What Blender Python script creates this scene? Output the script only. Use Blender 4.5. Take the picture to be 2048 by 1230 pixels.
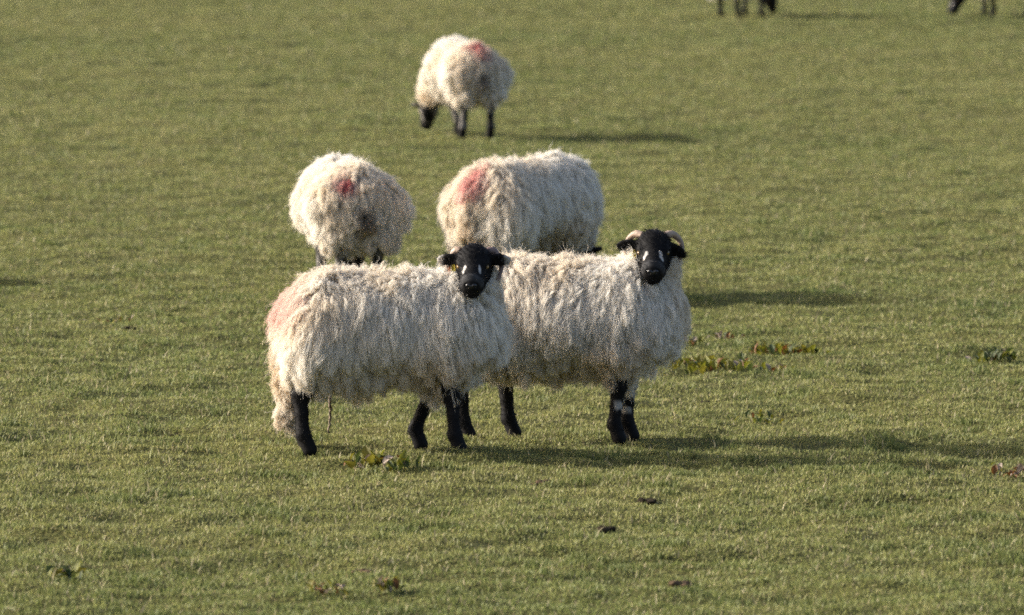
import bpy, math
import numpy as np
from mathutils import Vector, Matrix

sc = bpy.context.scene
for o in list(bpy.data.objects):
    bpy.data.objects.remove(o)

# ------------------------------------------------------------------ camera, sky, sun, exposure
FPX, CAM_H, HORIZON = 17066.0, 2.85, -519.0        # focal length in photo pixels, camera height, horizon row
cam = bpy.data.cameras.new('camera')
cam.sensor_width = 36.0
cam.lens = 36.0 * FPX / 2048.0
cam.clip_start, cam.clip_end = 0.5, 12000.0
cam.dof.use_dof = True
cam.dof.focus_distance = 34.2
cam.dof.aperture_fstop = 6.2
camo = bpy.data.objects.new('camera', cam)
sc.collection.objects.link(camo)
PITCH = math.atan((615.0 - HORIZON) / FPX)
camo.location = (0, 0, CAM_H)
camo.rotation_euler = (math.pi / 2 - PITCH, 0, 0)
sc.camera = camo

SUN_EL = math.radians(23.0)
SUN_AZ = math.radians(11.0)                          # the sun stands to the left, a little behind the flock
world = bpy.data.worlds.new('World')
sc.world = world
world.use_nodes = True
wn = world.node_tree
sky = wn.nodes.new('ShaderNodeTexSky')
sky.sky_type = 'NISHITA'
sky.sun_disc = False
sky.sun_elevation = SUN_EL
sky.sun_rotation = math.radians(270.0) + SUN_AZ
sky.air_density = 0.7
sky.dust_density = 4.0
sky.ozone_density = 0.3
wn.nodes['Background'].inputs['Strength'].default_value = 0.14
wn.links.new(sky.outputs[0], wn.nodes['Background'].inputs['Color'])
sun = bpy.data.lights.new('sun', 'SUN')
sun.energy = 3.6
sun.angle = math.radians(0.6)
sun.color = (1.0, 0.965, 0.905)
suno = bpy.data.objects.new('sun', sun)
sc.collection.objects.link(suno)
to_sun = Vector((-math.cos(SUN_EL) * math.cos(SUN_AZ), math.cos(SUN_EL) * math.sin(SUN_AZ), math.sin(SUN_EL)))
suno.rotation_euler = to_sun.to_track_quat('Z', 'Y').to_euler()
suno.location = (-20, 40, 20)
sc.view_settings.view_transform = 'Standard'
sc.view_settings.look = 'None'
sc.view_settings.gamma = 1.0
sc.view_settings.use_curve_mapping = False
sc.view_settings.exposure = 1.09
sc.cycles.use_denoising = False
sc.cycles.use_adaptive_sampling = False
sc.cycles.sample_clamp_indirect = 3.0
sc.cycles.filter_width = 1.75
sc.cycles.max_bounces = 10
sc.cycles.diffuse_bounces = 6
sc.cycles.transmission_bounces = 4
sc.cycles.transparent_max_bounces = 32

# ------------------------------------------------------------------ small numeric helpers
def rng(seed):
    return np.random.default_rng(seed)

def unit(v):
    return v / np.maximum(np.linalg.norm(v, axis=-1, keepdims=True), 1e-9)

def hash3(i, j, k, seed):
    n = (i.astype(np.int64) * 374761393 + j.astype(np.int64) * 668265263 + k.astype(np.int64) * 2147483647 + seed * 1274126177) & 0xffffffff
    n = ((n ^ (n >> 13)) * 1274126177) & 0xffffffff
    n = ((n ^ (n >> 16)) * 2246822519) & 0xffffffff
    return ((n ^ (n >> 15)) & 0xffffff).astype(np.float32) / float(0xffffff)

def noise3(p, freq, seed=0):
    """value noise in 0..1 at points p (N,3)"""
    q = np.asarray(p, dtype=np.float64) * freq
    i = np.floor(q).astype(np.int64)
    f = q - i
    f = f * f * (3 - 2 * f)
    out = 0
    for a in (0, 1):
        for b in (0, 1):
            for c in (0, 1):
                w = (f[:, 0] if a else 1 - f[:, 0]) * (f[:, 1] if b else 1 - f[:, 1]) * (f[:, 2] if c else 1 - f[:, 2])
                out = out + w * hash3(i[:, 0] + a, i[:, 1] + b, i[:, 2] + c, seed)
    return out

def noise2(x, y, freq, seed=0):
    """value noise in 0..1"""
    qx, qy = np.asarray(x, dtype=np.float64) * freq, np.asarray(y, dtype=np.float64) * freq
    ix, iy = np.floor(qx).astype(np.int64), np.floor(qy).astype(np.int64)
    fx, fy = qx - ix, qy - iy
    fx, fy = fx * fx * (3 - 2 * fx), fy * fy * (3 - 2 * fy)
    z = np.zeros_like(ix)
    h = lambda a, b: hash3(ix + a, iy + b, z, seed)
    return (h(0, 0) * (1 - fx) + h(1, 0) * fx) * (1 - fy) + (h(0, 1) * (1 - fx) + h(1, 1) * fx) * fy

def sstep(a, b, x):
    t = np.clip((x - a) / (b - a), 0, 1)
    return t * t * (3 - 2 * t)

def lerp(a, b, t):
    return a + (b - a) * t

def ground_h(x, y):
    """the field's gentle bumps and hollows (metres)"""
    x, y = np.asarray(x, dtype=np.float64), np.asarray(y, dtype=np.float64)
    h = 0.035 * (noise2(x, y, 0.45, 11) - 0.5) + 0.030 * (noise2(x + 3.1, y * 0.8, 1.5, 12) - 0.5) + 0.042 * (noise2(x, y, 4.2, 13) - 0.5) + 0.026 * (noise2(x, y, 8.5, 14) - 0.5)
    return h * sstep(400, 120, np.hypot(x, y - 40))

def ground_at(px, py):
    """the field point seen at a photo pixel"""
    cx, cy = (px - 1024.0) / FPX, (615.0 - py) / FPX
    ray = np.array([cx, math.cos(PITCH) + cy * math.sin(PITCH), -math.sin(PITCH) + cy * math.cos(PITCH)])
    t = CAM_H / -ray[2]
    return ray[0] * t, ray[1] * t

# ------------------------------------------------------------------ materials
def new_mat(name):
    m = bpy.data.materials.new(name)
    m.use_nodes = True
    nt = m.node_tree
    for n in list(nt.nodes):
        nt.nodes.remove(n)
    out = nt.nodes.new('ShaderNodeOutputMaterial')
    return m, nt, out

def N(nt, kind, **kw):
    n = nt.nodes.new(kind)
    for k, v in kw.items():
        setattr(n, k, v)
    return n

def attr_material(name, attr, rough, spec=0.2, translucent=0.0, airy=0.0, bump=None, tint_noise=None, sheen=0.0):
    """colour from a per-strand / per-vertex pigment attribute, varied by noise"""
    m, nt, out = new_mat(name)
    a = N(nt, 'ShaderNodeAttribute', attribute_name=attr)
    col = a.outputs['Color']
    if tint_noise:
        scale, lo, hi = tint_noise
        tc = N(nt, 'ShaderNodeTexCoord')
        nz = N(nt, 'ShaderNodeTexNoise')
        nz.inputs['Scale'].default_value = scale
        nz.inputs['Detail'].default_value = 3
        nt.links.new(tc.outputs['Object'], nz.inputs['Vector'])
        mr = N(nt, 'ShaderNodeMapRange')
        mr.inputs['From Min'].default_value = 0.3
        mr.inputs['From Max'].default_value = 0.7
        mr.inputs['To Min'].default_value = lo
        mr.inputs['To Max'].default_value = hi
        nt.links.new(nz.outputs['Fac'], mr.inputs['Value'])
        mx = N(nt, 'ShaderNodeVectorMath', operation='SCALE')
        nt.links.new(col, mx.inputs[0])
        nt.links.new(mr.outputs[0], mx.inputs['Scale'])
        col = mx.outputs[0]
    p = N(nt, 'ShaderNodeBsdfPrincipled')
    p.inputs['Roughness'].default_value = rough
    p.inputs['Specular IOR Level'].default_value = spec
    p.inputs['Sheen Weight'].default_value = sheen
    nt.links.new(col, p.inputs['Base Color'])
    if bump:
        tc = N(nt, 'ShaderNodeTexCoord')
        nz = N(nt, 'ShaderNodeTexNoise')
        nz.inputs['Scale'].default_value = bump[0]
        nz.inputs['Detail'].default_value = 4
        nt.links.new(tc.outputs['Object'], nz.inputs['Vector'])
        b = N(nt, 'ShaderNodeBump')
        b.inputs['Strength'].default_value = bump[1]
        b.inputs['Distance'].default_value = bump[2]
        nt.links.new(nz.outputs['Fac'], b.inputs['Height'])
        nt.links.new(b.outputs[0], p.inputs['Normal'])
    if translucent > 0:
        t = N(nt, 'ShaderNodeBsdfTranslucent')
        nt.links.new(col, t.inputs['Color'])
        ms = N(nt, 'ShaderNodeMixShader')
        ms.inputs[0].default_value = translucent
        nt.links.new(p.outputs[0], ms.inputs[1])
        nt.links.new(t.outputs[0], ms.inputs[2])
        sh = ms.outputs[0]
    else:
        sh = p.outputs[0]
    if airy > 0:                                   # each strand stands for a loose bundle of fine fibres
        tr = N(nt, 'ShaderNodeBsdfTransparent')
        ma = N(nt, 'ShaderNodeMixShader')
        ma.inputs[0].default_value = airy
        nt.links.new(sh, ma.inputs[1])
        nt.links.new(tr.outputs[0], ma.inputs[2])
        sh = ma.outputs[0]
    nt.links.new(sh, out.inputs['Surface'])
    return m

def noise_material(name, c1, c2, scale, rough, spec=0.3, bump=(60, 0.4, 0.004), coord='Object', translucent=0.0, ramp=(0.35, 0.65)):
    """two natural colours mixed by noise, with a little relief"""
    m, nt, out = new_mat(name)
    tc = N(nt, 'ShaderNodeTexCoord')
    nz = N(nt, 'ShaderNodeTexNoise')
    nz.inputs['Scale'].default_value = scale
    nz.inputs['Detail'].default_value = 5
    nt.links.new(tc.outputs[coord], nz.inputs['Vector'])
    r = N(nt, 'ShaderNodeValToRGB')
    r.color_ramp.elements[0].position, r.color_ramp.elements[1].position = ramp
    r.color_ramp.elements[0].color = (*c1, 1)
    r.color_ramp.elements[1].color = (*c2, 1)
    nt.links.new(nz.outputs['Fac'], r.inputs['Fac'])
    p = N(nt, 'ShaderNodeBsdfPrincipled')
    p.inputs['Roughness'].default_value = rough
    p.inputs['Specular IOR Level'].default_value = spec
    nt.links.new(r.outputs['Color'], p.inputs['Base Color'])
    nb = N(nt, 'ShaderNodeTexNoise')
    nb.inputs['Scale'].default_value = bump[0]
    nt.links.new(tc.outputs[coord], nb.inputs['Vector'])
    b = N(nt, 'ShaderNodeBump')
    b.inputs['Strength'].default_value = bump[1]
    b.inputs['Distance'].default_value = bump[2]
    nt.links.new(nb.outputs['Fac'], b.inputs['Height'])
    nt.links.new(b.outputs[0], p.inputs['Normal'])
    sh = p.outputs[0]
    if translucent:
        t = N(nt, 'ShaderNodeBsdfTranslucent')
        nt.links.new(r.outputs['Color'], t.inputs['Color'])
        ms = N(nt, 'ShaderNodeMixShader')
        ms.inputs[0].default_value = translucent
        nt.links.new(sh, ms.inputs[1])
        nt.links.new(t.outputs[0], ms.inputs[2])
        sh = ms.outputs[0]
    nt.links.new(sh, out.inputs['Surface'])
    return m

M_WOOL = attr_material('wool', 'pigment', 0.85, 0.06, translucent=0.45)
M_LOCK = attr_material('wool_lock', 'pigment', 0.85, 0.06, translucent=0.45, airy=0.32)
M_COAT = attr_material('short_hair', 'pigment', 0.7, 0.12, bump=(220, 0.35, 0.003), tint_noise=(40, 0.8, 1.25))
M_COATHAIR = attr_material('coat_strands', 'pigment', 0.6, 0.14)
M_HORN = noise_material('horn', (0.27, 0.19, 0.135), (0.42, 0.32, 0.245), 26, 0.5, bump=(90, 0.5, 0.003))
M_HORN_GREY = noise_material('horn_grey', (0.13, 0.09, 0.085), (0.26, 0.18, 0.15), 26, 0.5, bump=(90, 0.5, 0.003))
M_TAG = noise_material('tag_plastic', (0.55, 0.42, 0.05), (0.68, 0.53, 0.08), 40, 0.4, bump=(50, 0.1, 0.001))
M_TAG_RED = noise_material('tag_orange', (0.34, 0.10, 0.03), (0.42, 0.15, 0.05), 40, 0.4, bump=(50, 0.1, 0.001))
M_EYE = noise_material('eye_amber', (0.10, 0.055, 0.012), (0.22, 0.13, 0.03), 60, 0.08, spec=0.7, bump=(50, 0.0, 0.001))
M_NOSE = noise_material('wet_nose', (0.010, 0.009, 0.009), (0.02, 0.018, 0.018), 80, 0.22, spec=0.6, bump=(250, 0.3, 0.002))

# ------------------------------------------------------------------ mesh / strand builders
def link(o, parent=None):
    sc.collection.objects.link(o)
    if parent is not None:
        o.parent = parent
    return o

def mesh_np(name, verts, faces, mat, parent=None, smooth=True, colors=None, link_it=True, attr='pigment'):
    me = bpy.data.meshes.new(name)
    verts = np.ascontiguousarray(verts, dtype=np.float32)
    faces = np.ascontiguousarray(faces, dtype=np.int32)
    k = faces.shape[1]
    me.vertices.add(len(verts))
    me.vertices.foreach_set('co', verts.ravel())
    me.loops.add(faces.size)
    me.loops.foreach_set('vertex_index', faces.ravel())
    me.polygons.add(len(faces))
    me.polygons.foreach_set('loop_start', np.arange(len(faces), dtype=np.int32) * k)
    me.update(calc_edges=True)
    if smooth:
        me.polygons.foreach_set('use_smooth', np.ones(len(faces), dtype=bool))
    if colors is not None:
        a = me.attributes.new(attr, 'FLOAT_COLOR', 'POINT')
        c = np.ones((len(verts), 4), dtype=np.float32)
        c[:, :3] = colors
        a.data.foreach_set('color', c.ravel())
    me.materials.append(mat)
    o = bpy.data.objects.new(name, me)
    if link_it:
        link(o, parent)
    return o

def make_curves(name, pts, radius, colors, mat):
    """pts (S,P,3), radius (S,P), colors (S,3): a hair-curves datablock kept out of the scene collection"""
    S, P, _ = pts.shape
    hc = bpy.data.hair_curves.new(name)
    hc.add_curves([P] * S)
    hc.attributes['position'].data.foreach_set('vector', np.ascontiguousarray(pts, dtype=np.float32).ravel())
    ra = hc.attributes.get('radius') or hc.attributes.new('radius', 'FLOAT', 'POINT')
    ra.data.foreach_set('value', np.ascontiguousarray(radius, dtype=np.float32).ravel())
    ca = hc.attributes.new('pigment', 'FLOAT_COLOR', 'CURVE')
    c = np.ones((S, 4), dtype=np.float32)
    c[:, :3] = colors
    ca.data.foreach_set('color', c.ravel())
    hc.materials.append(mat)
    return bpy.data.objects.new(name, hc)

def grow(mesh_obj, strands):
    """link strands as the hair of a mesh part"""
    link(strands, mesh_obj)

def tag(o, label=None, cat=None, group=None, kind=None):
    for k, v in (('label', label), ('category', cat), ('group', group), ('kind', kind)):
        if v:
            o[k] = v

def empty(name, loc, rz=0.0):
    o = bpy.data.objects.new(name, None)
    o.empty_display_size = 0.1
    o.location = loc
    o.rotation_euler = (0, 0, rz)
    return link(o)

# ------------------------------------------------------------------ signed-distance modelling
class Field:
    def __init__(self, lo, hi, h, margin):
        self.lo, self.h, self.m = np.array(lo, dtype=np.float32), h, margin
        self.n = np.ceil((np.array(hi) - np.array(lo)) / h).astype(int) + 1
        self.D = np.full(self.n, margin, dtype=np.float32)

    def _sub(self, blo, bhi):
        a = np.clip(np.floor((np.array(blo) - self.m - self.lo) / self.h).astype(int), 0, self.n)
        b = np.clip(np.ceil((np.array(bhi) + self.m - self.lo) / self.h).astype(int) + 1, 0, self.n)
        s = tuple(slice(x, y) for x, y in zip(a, b))
        g = [self.lo[i] + self.h * np.arange(a[i], b[i], dtype=np.float32) for i in range(3)]
        return s, g[0][:, None, None], g[1][None, :, None], g[2][None, None, :]

    def _mix(self, s, d, k, op):
        D = self.D[s]
        if op == 'add':
            h = np.clip(0.5 + 0.5 * (D - d) / k, 0, 1)
            self.D[s] = D * (1 - h) + d * h - k * h * (1 - h)
        else:
            h = np.clip(0.5 - 0.5 * (D + d) / k, 0, 1)
            self.D[s] = D * (1 - h) - d * h + k * h * (1 - h)

    def cone(self, a, b, ra, rb, k=0.03, op='add'):
        a, b = np.array(a, dtype=np.float32), np.array(b, dtype=np.float32)
        r = max(ra, rb)
        s, X, Y, Z = self._sub(np.minimum(a, b) - r, np.maximum(a, b) + r)
        ab = b - a
        t = np.clip(((X - a[0]) * ab[0] + (Y - a[1]) * ab[1] + (Z - a[2]) * ab[2]) / float(ab @ ab), 0, 1)
        d = np.sqrt((X - a[0] - t * ab[0]) ** 2 + (Y - a[1] - t * ab[1]) ** 2 + (Z - a[2] - t * ab[2]) ** 2) - (ra + (rb - ra) * t)
        self._mix(s, d, k, op)

    def ell(self, c, rad, axes=None, k=0.03, op='add'):
        c, rad = np.array(c, dtype=np.float32), np.array(rad, dtype=np.float32)
        A = np.eye(3) if axes is None else np.array(axes)
        e = np.sqrt((A ** 2 * (rad[:, None] ** 2)).sum(0))
        s, X, Y, Z = self._sub(c - e, c + e)
        X, Y, Z = X - c[0], Y - c[1], Z - c[2]
        q0 = q1 = 0
        for i in range(3):
            u = X * A[i][0] + Y * A[i][1] + Z * A[i][2]
            q0 = q0 + (u / rad[i]) ** 2
            q1 = q1 + (u / rad[i] ** 2) ** 2
        k0, k1 = np.sqrt(q0), np.sqrt(q1)
        d = np.where(k1 > 1e-6, k0 * (k0 - 1) / np.maximum(k1, 1e-6), -rad.min())
        self._mix(s, d.astype(np.float32), k, op)

    def sample(self, p):
        q = (p - self.lo) / self.h
        q = np.clip(q, 0, np.array(self.n) - 1.001)
        i = np.floor(q).astype(int)
        f = q - i
        out = 0
        for a in (0, 1):
            for b in (0, 1):
                for c in (0, 1):
                    w = (f[:, 0] if a else 1 - f[:, 0]) * (f[:, 1] if b else 1 - f[:, 1]) * (f[:, 2] if c else 1 - f[:, 2])
                    out = out + w * self.D[i[:, 0] + a, i[:, 1] + b, i[:, 2] + c]
        return out

    def grad(self, p, e=0.012):
        g = np.empty_like(p)
        for i in range(3):
            d = np.zeros(3)
            d[i] = e
            g[:, i] = self.sample(p + d) - self.sample(p - d)
        return unit(g)

    def surface(self):
        """surface nets -> verts, quads"""
        D = self.D
        S = D < 0
        c = np.zeros(np.array(D.shape) - 1, dtype=np.int8)
        offs = [(a, b, e) for a in (0, 1) for b in (0, 1) for e in (0, 1)]
        nx, ny, nz = D.shape
        for a, b, e in offs:
            c += S[a:nx - 1 + a, b:ny - 1 + b, e:nz - 1 + e]
        cells = np.argwhere((c > 0) & (c < 8))
        idx = np.full(c.shape, -1, dtype=np.int64)
        idx[tuple(cells.T)] = np.arange(len(cells))
        acc = np.zeros((len(cells), 3))
        cnt = np.zeros(len(cells))
        for ax in range(3):
            for o1 in (0, 1):
                for o2 in (0, 1):
                    off = [0, 0, 0]
                    others = [i for i in range(3) if i != ax]
                    off[others[0]], off[others[1]] = o1, o2
                    p0 = cells + off
                    p1 = p0.copy()
                    p1[:, ax] += 1
                    d0, d1 = D[tuple(p0.T)], D[tuple(p1.T)]
                    m = (d0 < 0) != (d1 < 0)
                    t = d0[m] / (d0[m] - d1[m])
                    q = p0[m].astype(np.float64)
                    q[:, ax] += t
                    acc[m] += q
                    cnt[m] += 1
        verts = self.lo + self.h * acc / cnt[:, None]
        quads = []
        for ax in range(3):
            o1, o2 = [(1, 2), (2, 0), (0, 1)][ax]
            sl0 = [slice(None)] * 3
            sl1 = [slice(None)] * 3
            sl0[ax], sl1[ax] = slice(0, -1), slice(1, None)
            A, B = S[tuple(sl0)], S[tuple(sl1)]
            e = np.argwhere(A != B)
            ok = (e[:, o1] > 0) & (e[:, o2] > 0) & (e[:, o1] < D.shape[o1] - 1) & (e[:, o2] < D.shape[o2] - 1)
            e = e[ok]
            ins = A[tuple(e.T)]
            def cell(d1, d2):
                q = e.copy()
                q[:, o1] += d1
                q[:, o2] += d2
                return idx[tuple(q.T)]
            Q = np.stack([cell(-1, -1), cell(0, -1), cell(0, 0), cell(-1, 0)], 1)
            Q[~ins] = Q[~ins][:, ::-1]
            quads.append(Q)
        return verts, np.concatenate(quads)

def sample_quads(v, q, n, r):
    """area-weighted random points on a quad mesh"""
    tri = np.concatenate([q[:, [0, 1, 2]], q[:, [0, 2, 3]]])
    a, b, c = v[tri[:, 0]], v[tri[:, 1]], v[tri[:, 2]]
    ar = np.linalg.norm(np.cross(b - a, c - a), axis=1)
    k = r.choice(len(tri), n, p=ar / ar.sum())
    s, t = r.random(n), r.random(n)
    f = s + t > 1
    s[f], t[f] = 1 - s[f], 1 - t[f]
    return a[k] + (b[k] - a[k]) * s[:, None] + (c[k] - a[k]) * t[:, None]

def tube(path, rad, sides=10, ridges=0.0):
    """swept, tapered, closed tube -> verts, quads (last ring collapses to the tip)"""
    path = np.array(path, dtype=float)
    t = unit(np.gradient(path, axis=0))
    ref = np.array([0.3, 0.2, 1.0])
    V = []
    for i, (p, d) in enumerate(zip(path, t)):
        a = np.cross(d, ref); a /= np.linalg.norm(a)
        b = np.cross(d, a)
        rr = rad[i] * (1 + ridges * (i % 2))
        for k in range(sides):
            w = 2 * math.pi * k / sides
            V.append(p + rr * (math.cos(w) * a + math.sin(w) * b))
    Q = []
    n = len(path)
    for i in range(n - 1):
        for k in range(sides):
            k2 = (k + 1) % sides
            Q.append((i * sides + k, i * sides + k2, (i + 1) * sides + k2, (i + 1) * sides + k))
    V.append(path[0]); V.append(path[-1])
    for k in range(0, sides, 2):
        Q.append((len(V) - 2, (k + 2) % sides, (k + 1) % sides, k))
        j = (n - 1) * sides
        Q.append((len(V) - 1, j + k, j + (k + 1) % sides, j + (k + 2) % sides))
    return np.array(V), np.array(Q)

def spline(ctrl, n):
    """Catmull-Rom through control points"""
    c = np.array(ctrl, dtype=float)
    c = np.vstack([2 * c[0] - c[1], c, 2 * c[-1] - c[-2]])
    out = []
    m = len(c) - 3
    for u in np.linspace(0, m - 1e-6, n):
        i = int(u); f = u - i
        p0, p1, p2, p3 = c[i:i + 4]
        out.append(0.5 * (2 * p1 + (p2 - p0) * f + (2 * p0 - 5 * p1 + 4 * p2 - p3) * f ** 2 + (3 * p1 - p0 - 3 * p2 + p3) * f ** 3))
    return np.array(out)

# ------------------------------------------------------------------ the field
def build_field():
    core_x = np.arange(-7.5, 7.51, 0.06)
    out_x = 7.5 + np.cumsum(0.12 * 1.28 ** np.arange(1, 34))
    xs = np.concatenate([-out_x[::-1], core_x, out_x])
    core_y = np.concatenate([np.arange(24.0, 50.0, 0.06), np.arange(50.0, 100.0, 0.12)])
    back = 100.0 + np.cumsum(0.15 * 1.28 ** np.arange(1, 34))
    front = 24.0 - np.cumsum(0.15 * 1.28 ** np.arange(1, 24))
    ys = np.concatenate([front[::-1], core_y, back])
    X, Y = np.meshgrid(xs, ys, indexing='ij')
    Z = ground_h(X.ravel(), Y.ravel())
    v = np.stack([X.ravel(), Y.ravel(), Z], 1)
    nx, ny = len(xs), len(ys)
    i = (np.arange(nx - 1)[:, None] * ny + np.arange(ny - 1)[None]).ravel()
    q = np.stack([i, i + ny, i + ny + 1, i + 1], 1)
    m, nt, out = new_mat('turf_soil')
    tc = N(nt, 'ShaderNodeTexCoord')
    n1 = N(nt, 'ShaderNodeTexNoise'); n1.inputs['Scale'].default_value = 0.9; n1.inputs['Detail'].default_value = 8; n1.inputs['Roughness'].default_value = 0.65
    n2 = N(nt, 'ShaderNodeTexNoise'); n2.inputs['Scale'].default_value = 45; n2.inputs['Detail'].default_value = 5
    for n in (n1, n2):
        nt.links.new(tc.outputs['Object'], n.inputs['Vector'])
    r = N(nt, 'ShaderNodeValToRGB')
    r.color_ramp.elements[0].position, r.color_ramp.elements[1].position = 0.35, 0.68
    r.color_ramp.elements[0].color = (0.068, 0.074, 0.021, 1)
    r.color_ramp.elements[1].color = (0.120, 0.115, 0.040, 1)
    nt.links.new(n1.outputs['Fac'], r.inputs['Fac'])
    r2 = N(nt, 'ShaderNodeValToRGB')
    r2.color_ramp.elements[0].position, r2.color_ramp.elements[1].position = 0.3, 0.7
    r2.color_ramp.elements[0].color = (0.55, 0.5, 0.45, 1)
    r2.color_ramp.elements[1].color = (1.25, 1.25, 1.2, 1)
    nt.links.new(n2.outputs['Fac'], r2.inputs['Fac'])
    mx = N(nt, 'ShaderNodeMix', data_type='RGBA', blend_type='MULTIPLY')
    mx.inputs['Factor'].default_value = 1.0
    nt.links.new(r.outputs['Color'], mx.inputs['A'])
    nt.links.new(r2.outputs['Color'], mx.inputs['B'])
    p = N(nt, 'ShaderNodeBsdfPrincipled')
    p.inputs['Roughness'].default_value = 0.95
    p.inputs['Specular IOR Level'].default_value = 0.1
    nt.links.new(mx.outputs['Result'], p.inputs['Base Color'])
    b = N(nt, 'ShaderNodeBump'); b.inputs['Strength'].default_value = 1.0; b.inputs['Distance'].default_value = 0.02
    nt.links.new(n2.outputs['Fac'], b.inputs['Height'])
    nt.links.new(b.outputs[0], p.inputs['Normal'])
    nt.links.new(p.outputs[0], out.inputs['Surface'])
    o = mesh_np('field_ground', v, q, m)
    tag(o, kind='structure')
    return o

def grass_colors(x, y, n, r, tall):
    big = 0.55 * noise2(x, y, 0.22, 31) + 0.45 * noise2(x, y, 0.8, 32)
    mid = 0.6 * noise2(x, y, 2.6, 33) + 0.4 * noise2(x, y, 7.0, 34)
    k = sstep(0.15, 0.85, 0.42 * big + 0.38 * mid + 0.28 * r.random(n))[:, None]
    green = np.array([0.143, 0.173, 0.053])
    olive = np.array([0.232, 0.228, 0.081])
    c = lerp(green, olive, k)
    c = lerp(c, np.array([0.100, 0.130, 0.040]), (0.65 * tall)[:, None])
    straw = (r.random(n) < (0.05 + 0.09 * k[:, 0]) * (1 - 0.6 * tall))[:, None]
    c = np.where(straw, np.array([0.31, 0.27, 0.14]) * (0.7 + 0.5 * r.random((n, 1))), c)
    c = c * (0.80 + 0.40 * r.random((n, 1)))
    return c, straw[:, 0]

def build_grass():
    r = rng(5)
    P = []
    for d in np.arange(25.5, 97.0, 0.5):
        half = 0.0600 * (d + 0.5) + 0.6 + max(0.0, d - 34.0) * 0.04
        dens = 5600.0 * (34.0 / max(d, 31.0)) ** 2.15
        n = int(dens * half * 2 * 0.5)
        P.append(np.stack([r.uniform(-half, half, n), r.uniform(d, d + 0.5, n)], 1))
    P = np.concatenate(P)
    x, y = P[:, 0], P[:, 1]
    t = noise2(x, y, 3.4, 21) * 0.35 + noise2(x, y * 1.2, 8.5, 22) * 0.35 + noise2(x, y, 19.0, 23) * 0.30
    tall = sstep(0.62, 0.74, t)
    thin = sstep(0.34, 0.24, t)
    keep = r.random(len(x)) > 0.80 * thin
    x, y, tall, thin = x[keep], y[keep], tall[keep], thin[keep]
    n = len(x)
    col, straw = grass_colors(x, y, n, r, tall)
    z = ground_h(x, y) - 0.004
    dist = np.maximum(y / 34.0, 1.0)
    L = (0.010 + 0.013 * r.random(n) + 0.016 * tall - 0.003 * thin) * (0.85 + 0.15 * dist)
    stray = r.random(n) < 0.015
    L = np.where(stray, L * r.uniform(1.3, 2.2, n), L)
    col = np.where((stray & (r.random(n) < 0.6))[:, None], np.array([0.32, 0.28, 0.16]) * (0.7 + 0.5 * r.random((n, 1))), col)  # pale dry blades; their pale colour also stands in for glints
    W = (0.0022 + 0.0018 * r.random(n)) * dist
    az = r.uniform(0, 2 * math.pi, n)
    lean = r.uniform(0.15, 1.05, n) + 0.35 * straw
    dirv = np.stack([np.cos(az) + 0.35, np.sin(az) * 0.9, np.zeros(n)], 1)
    dirv = unit(dirv)
    wa = r.uniform(0, 2 * math.pi, n)
    wv = np.stack([np.cos(wa), np.sin(wa), np.zeros(n)], 1) * W[:, None]
    base = np.stack([x, y, z], 1)
    up = np.array([0, 0, 1.0])
    midp = base + (up * np.cos(lean * 0.5)[:, None] + dirv * np.sin(lean * 0.5)[:, None]) * (L * 0.55)[:, None]
    tip = midp + (up * np.cos(lean * 1.25)[:, None] + dirv * np.sin(lean * 1.25)[:, None]) * (L * 0.5)[:, None]
    near = y < 50
    a = np.flatnonzero(near)
    V1 = np.stack([base[a] - wv[a], base[a] + wv[a], midp[a] + wv[a] * 0.8, midp[a] - wv[a] * 0.8, tip[a]], 1).reshape(-1, 3)
    i = np.arange(len(a))[:, None] * 5
    F1 = np.concatenate([i + [0, 1, 2], i + [0, 2, 3], i + [3, 2, 4]], 0)
    b = np.flatnonzero(~near)
    V2 = np.stack([base[b] - wv[b] * 1.2, base[b] + wv[b] * 1.2, tip[b]], 1).reshape(-1, 3)
    F2 = (np.arange(len(b))[:, None] * 3 + [0, 1, 2]) + len(V1)
    C = np.concatenate([np.repeat(col[a], 5, 0), np.repeat(col[b], 3, 0)])
    m = attr_material('grass_blade', 'pigment', 0.55, 0.18, translucent=0.40)
    o = mesh_np('grass', np.concatenate([V1, V2]), np.concatenate([F1, F2]), m, smooth=False, colors=C)
    tag(o, 'short olive green pasture grass covering the whole field', 'grass', kind='stuff')
    return o

# ------------------------------------------------------------------ sheep
WOOL = np.array([0.85, 0.81, 0.735])
BLACK = np.array([0.0065, 0.0060, 0.0062])
WHITE = np.array([0.40, 0.375, 0.345])

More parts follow.
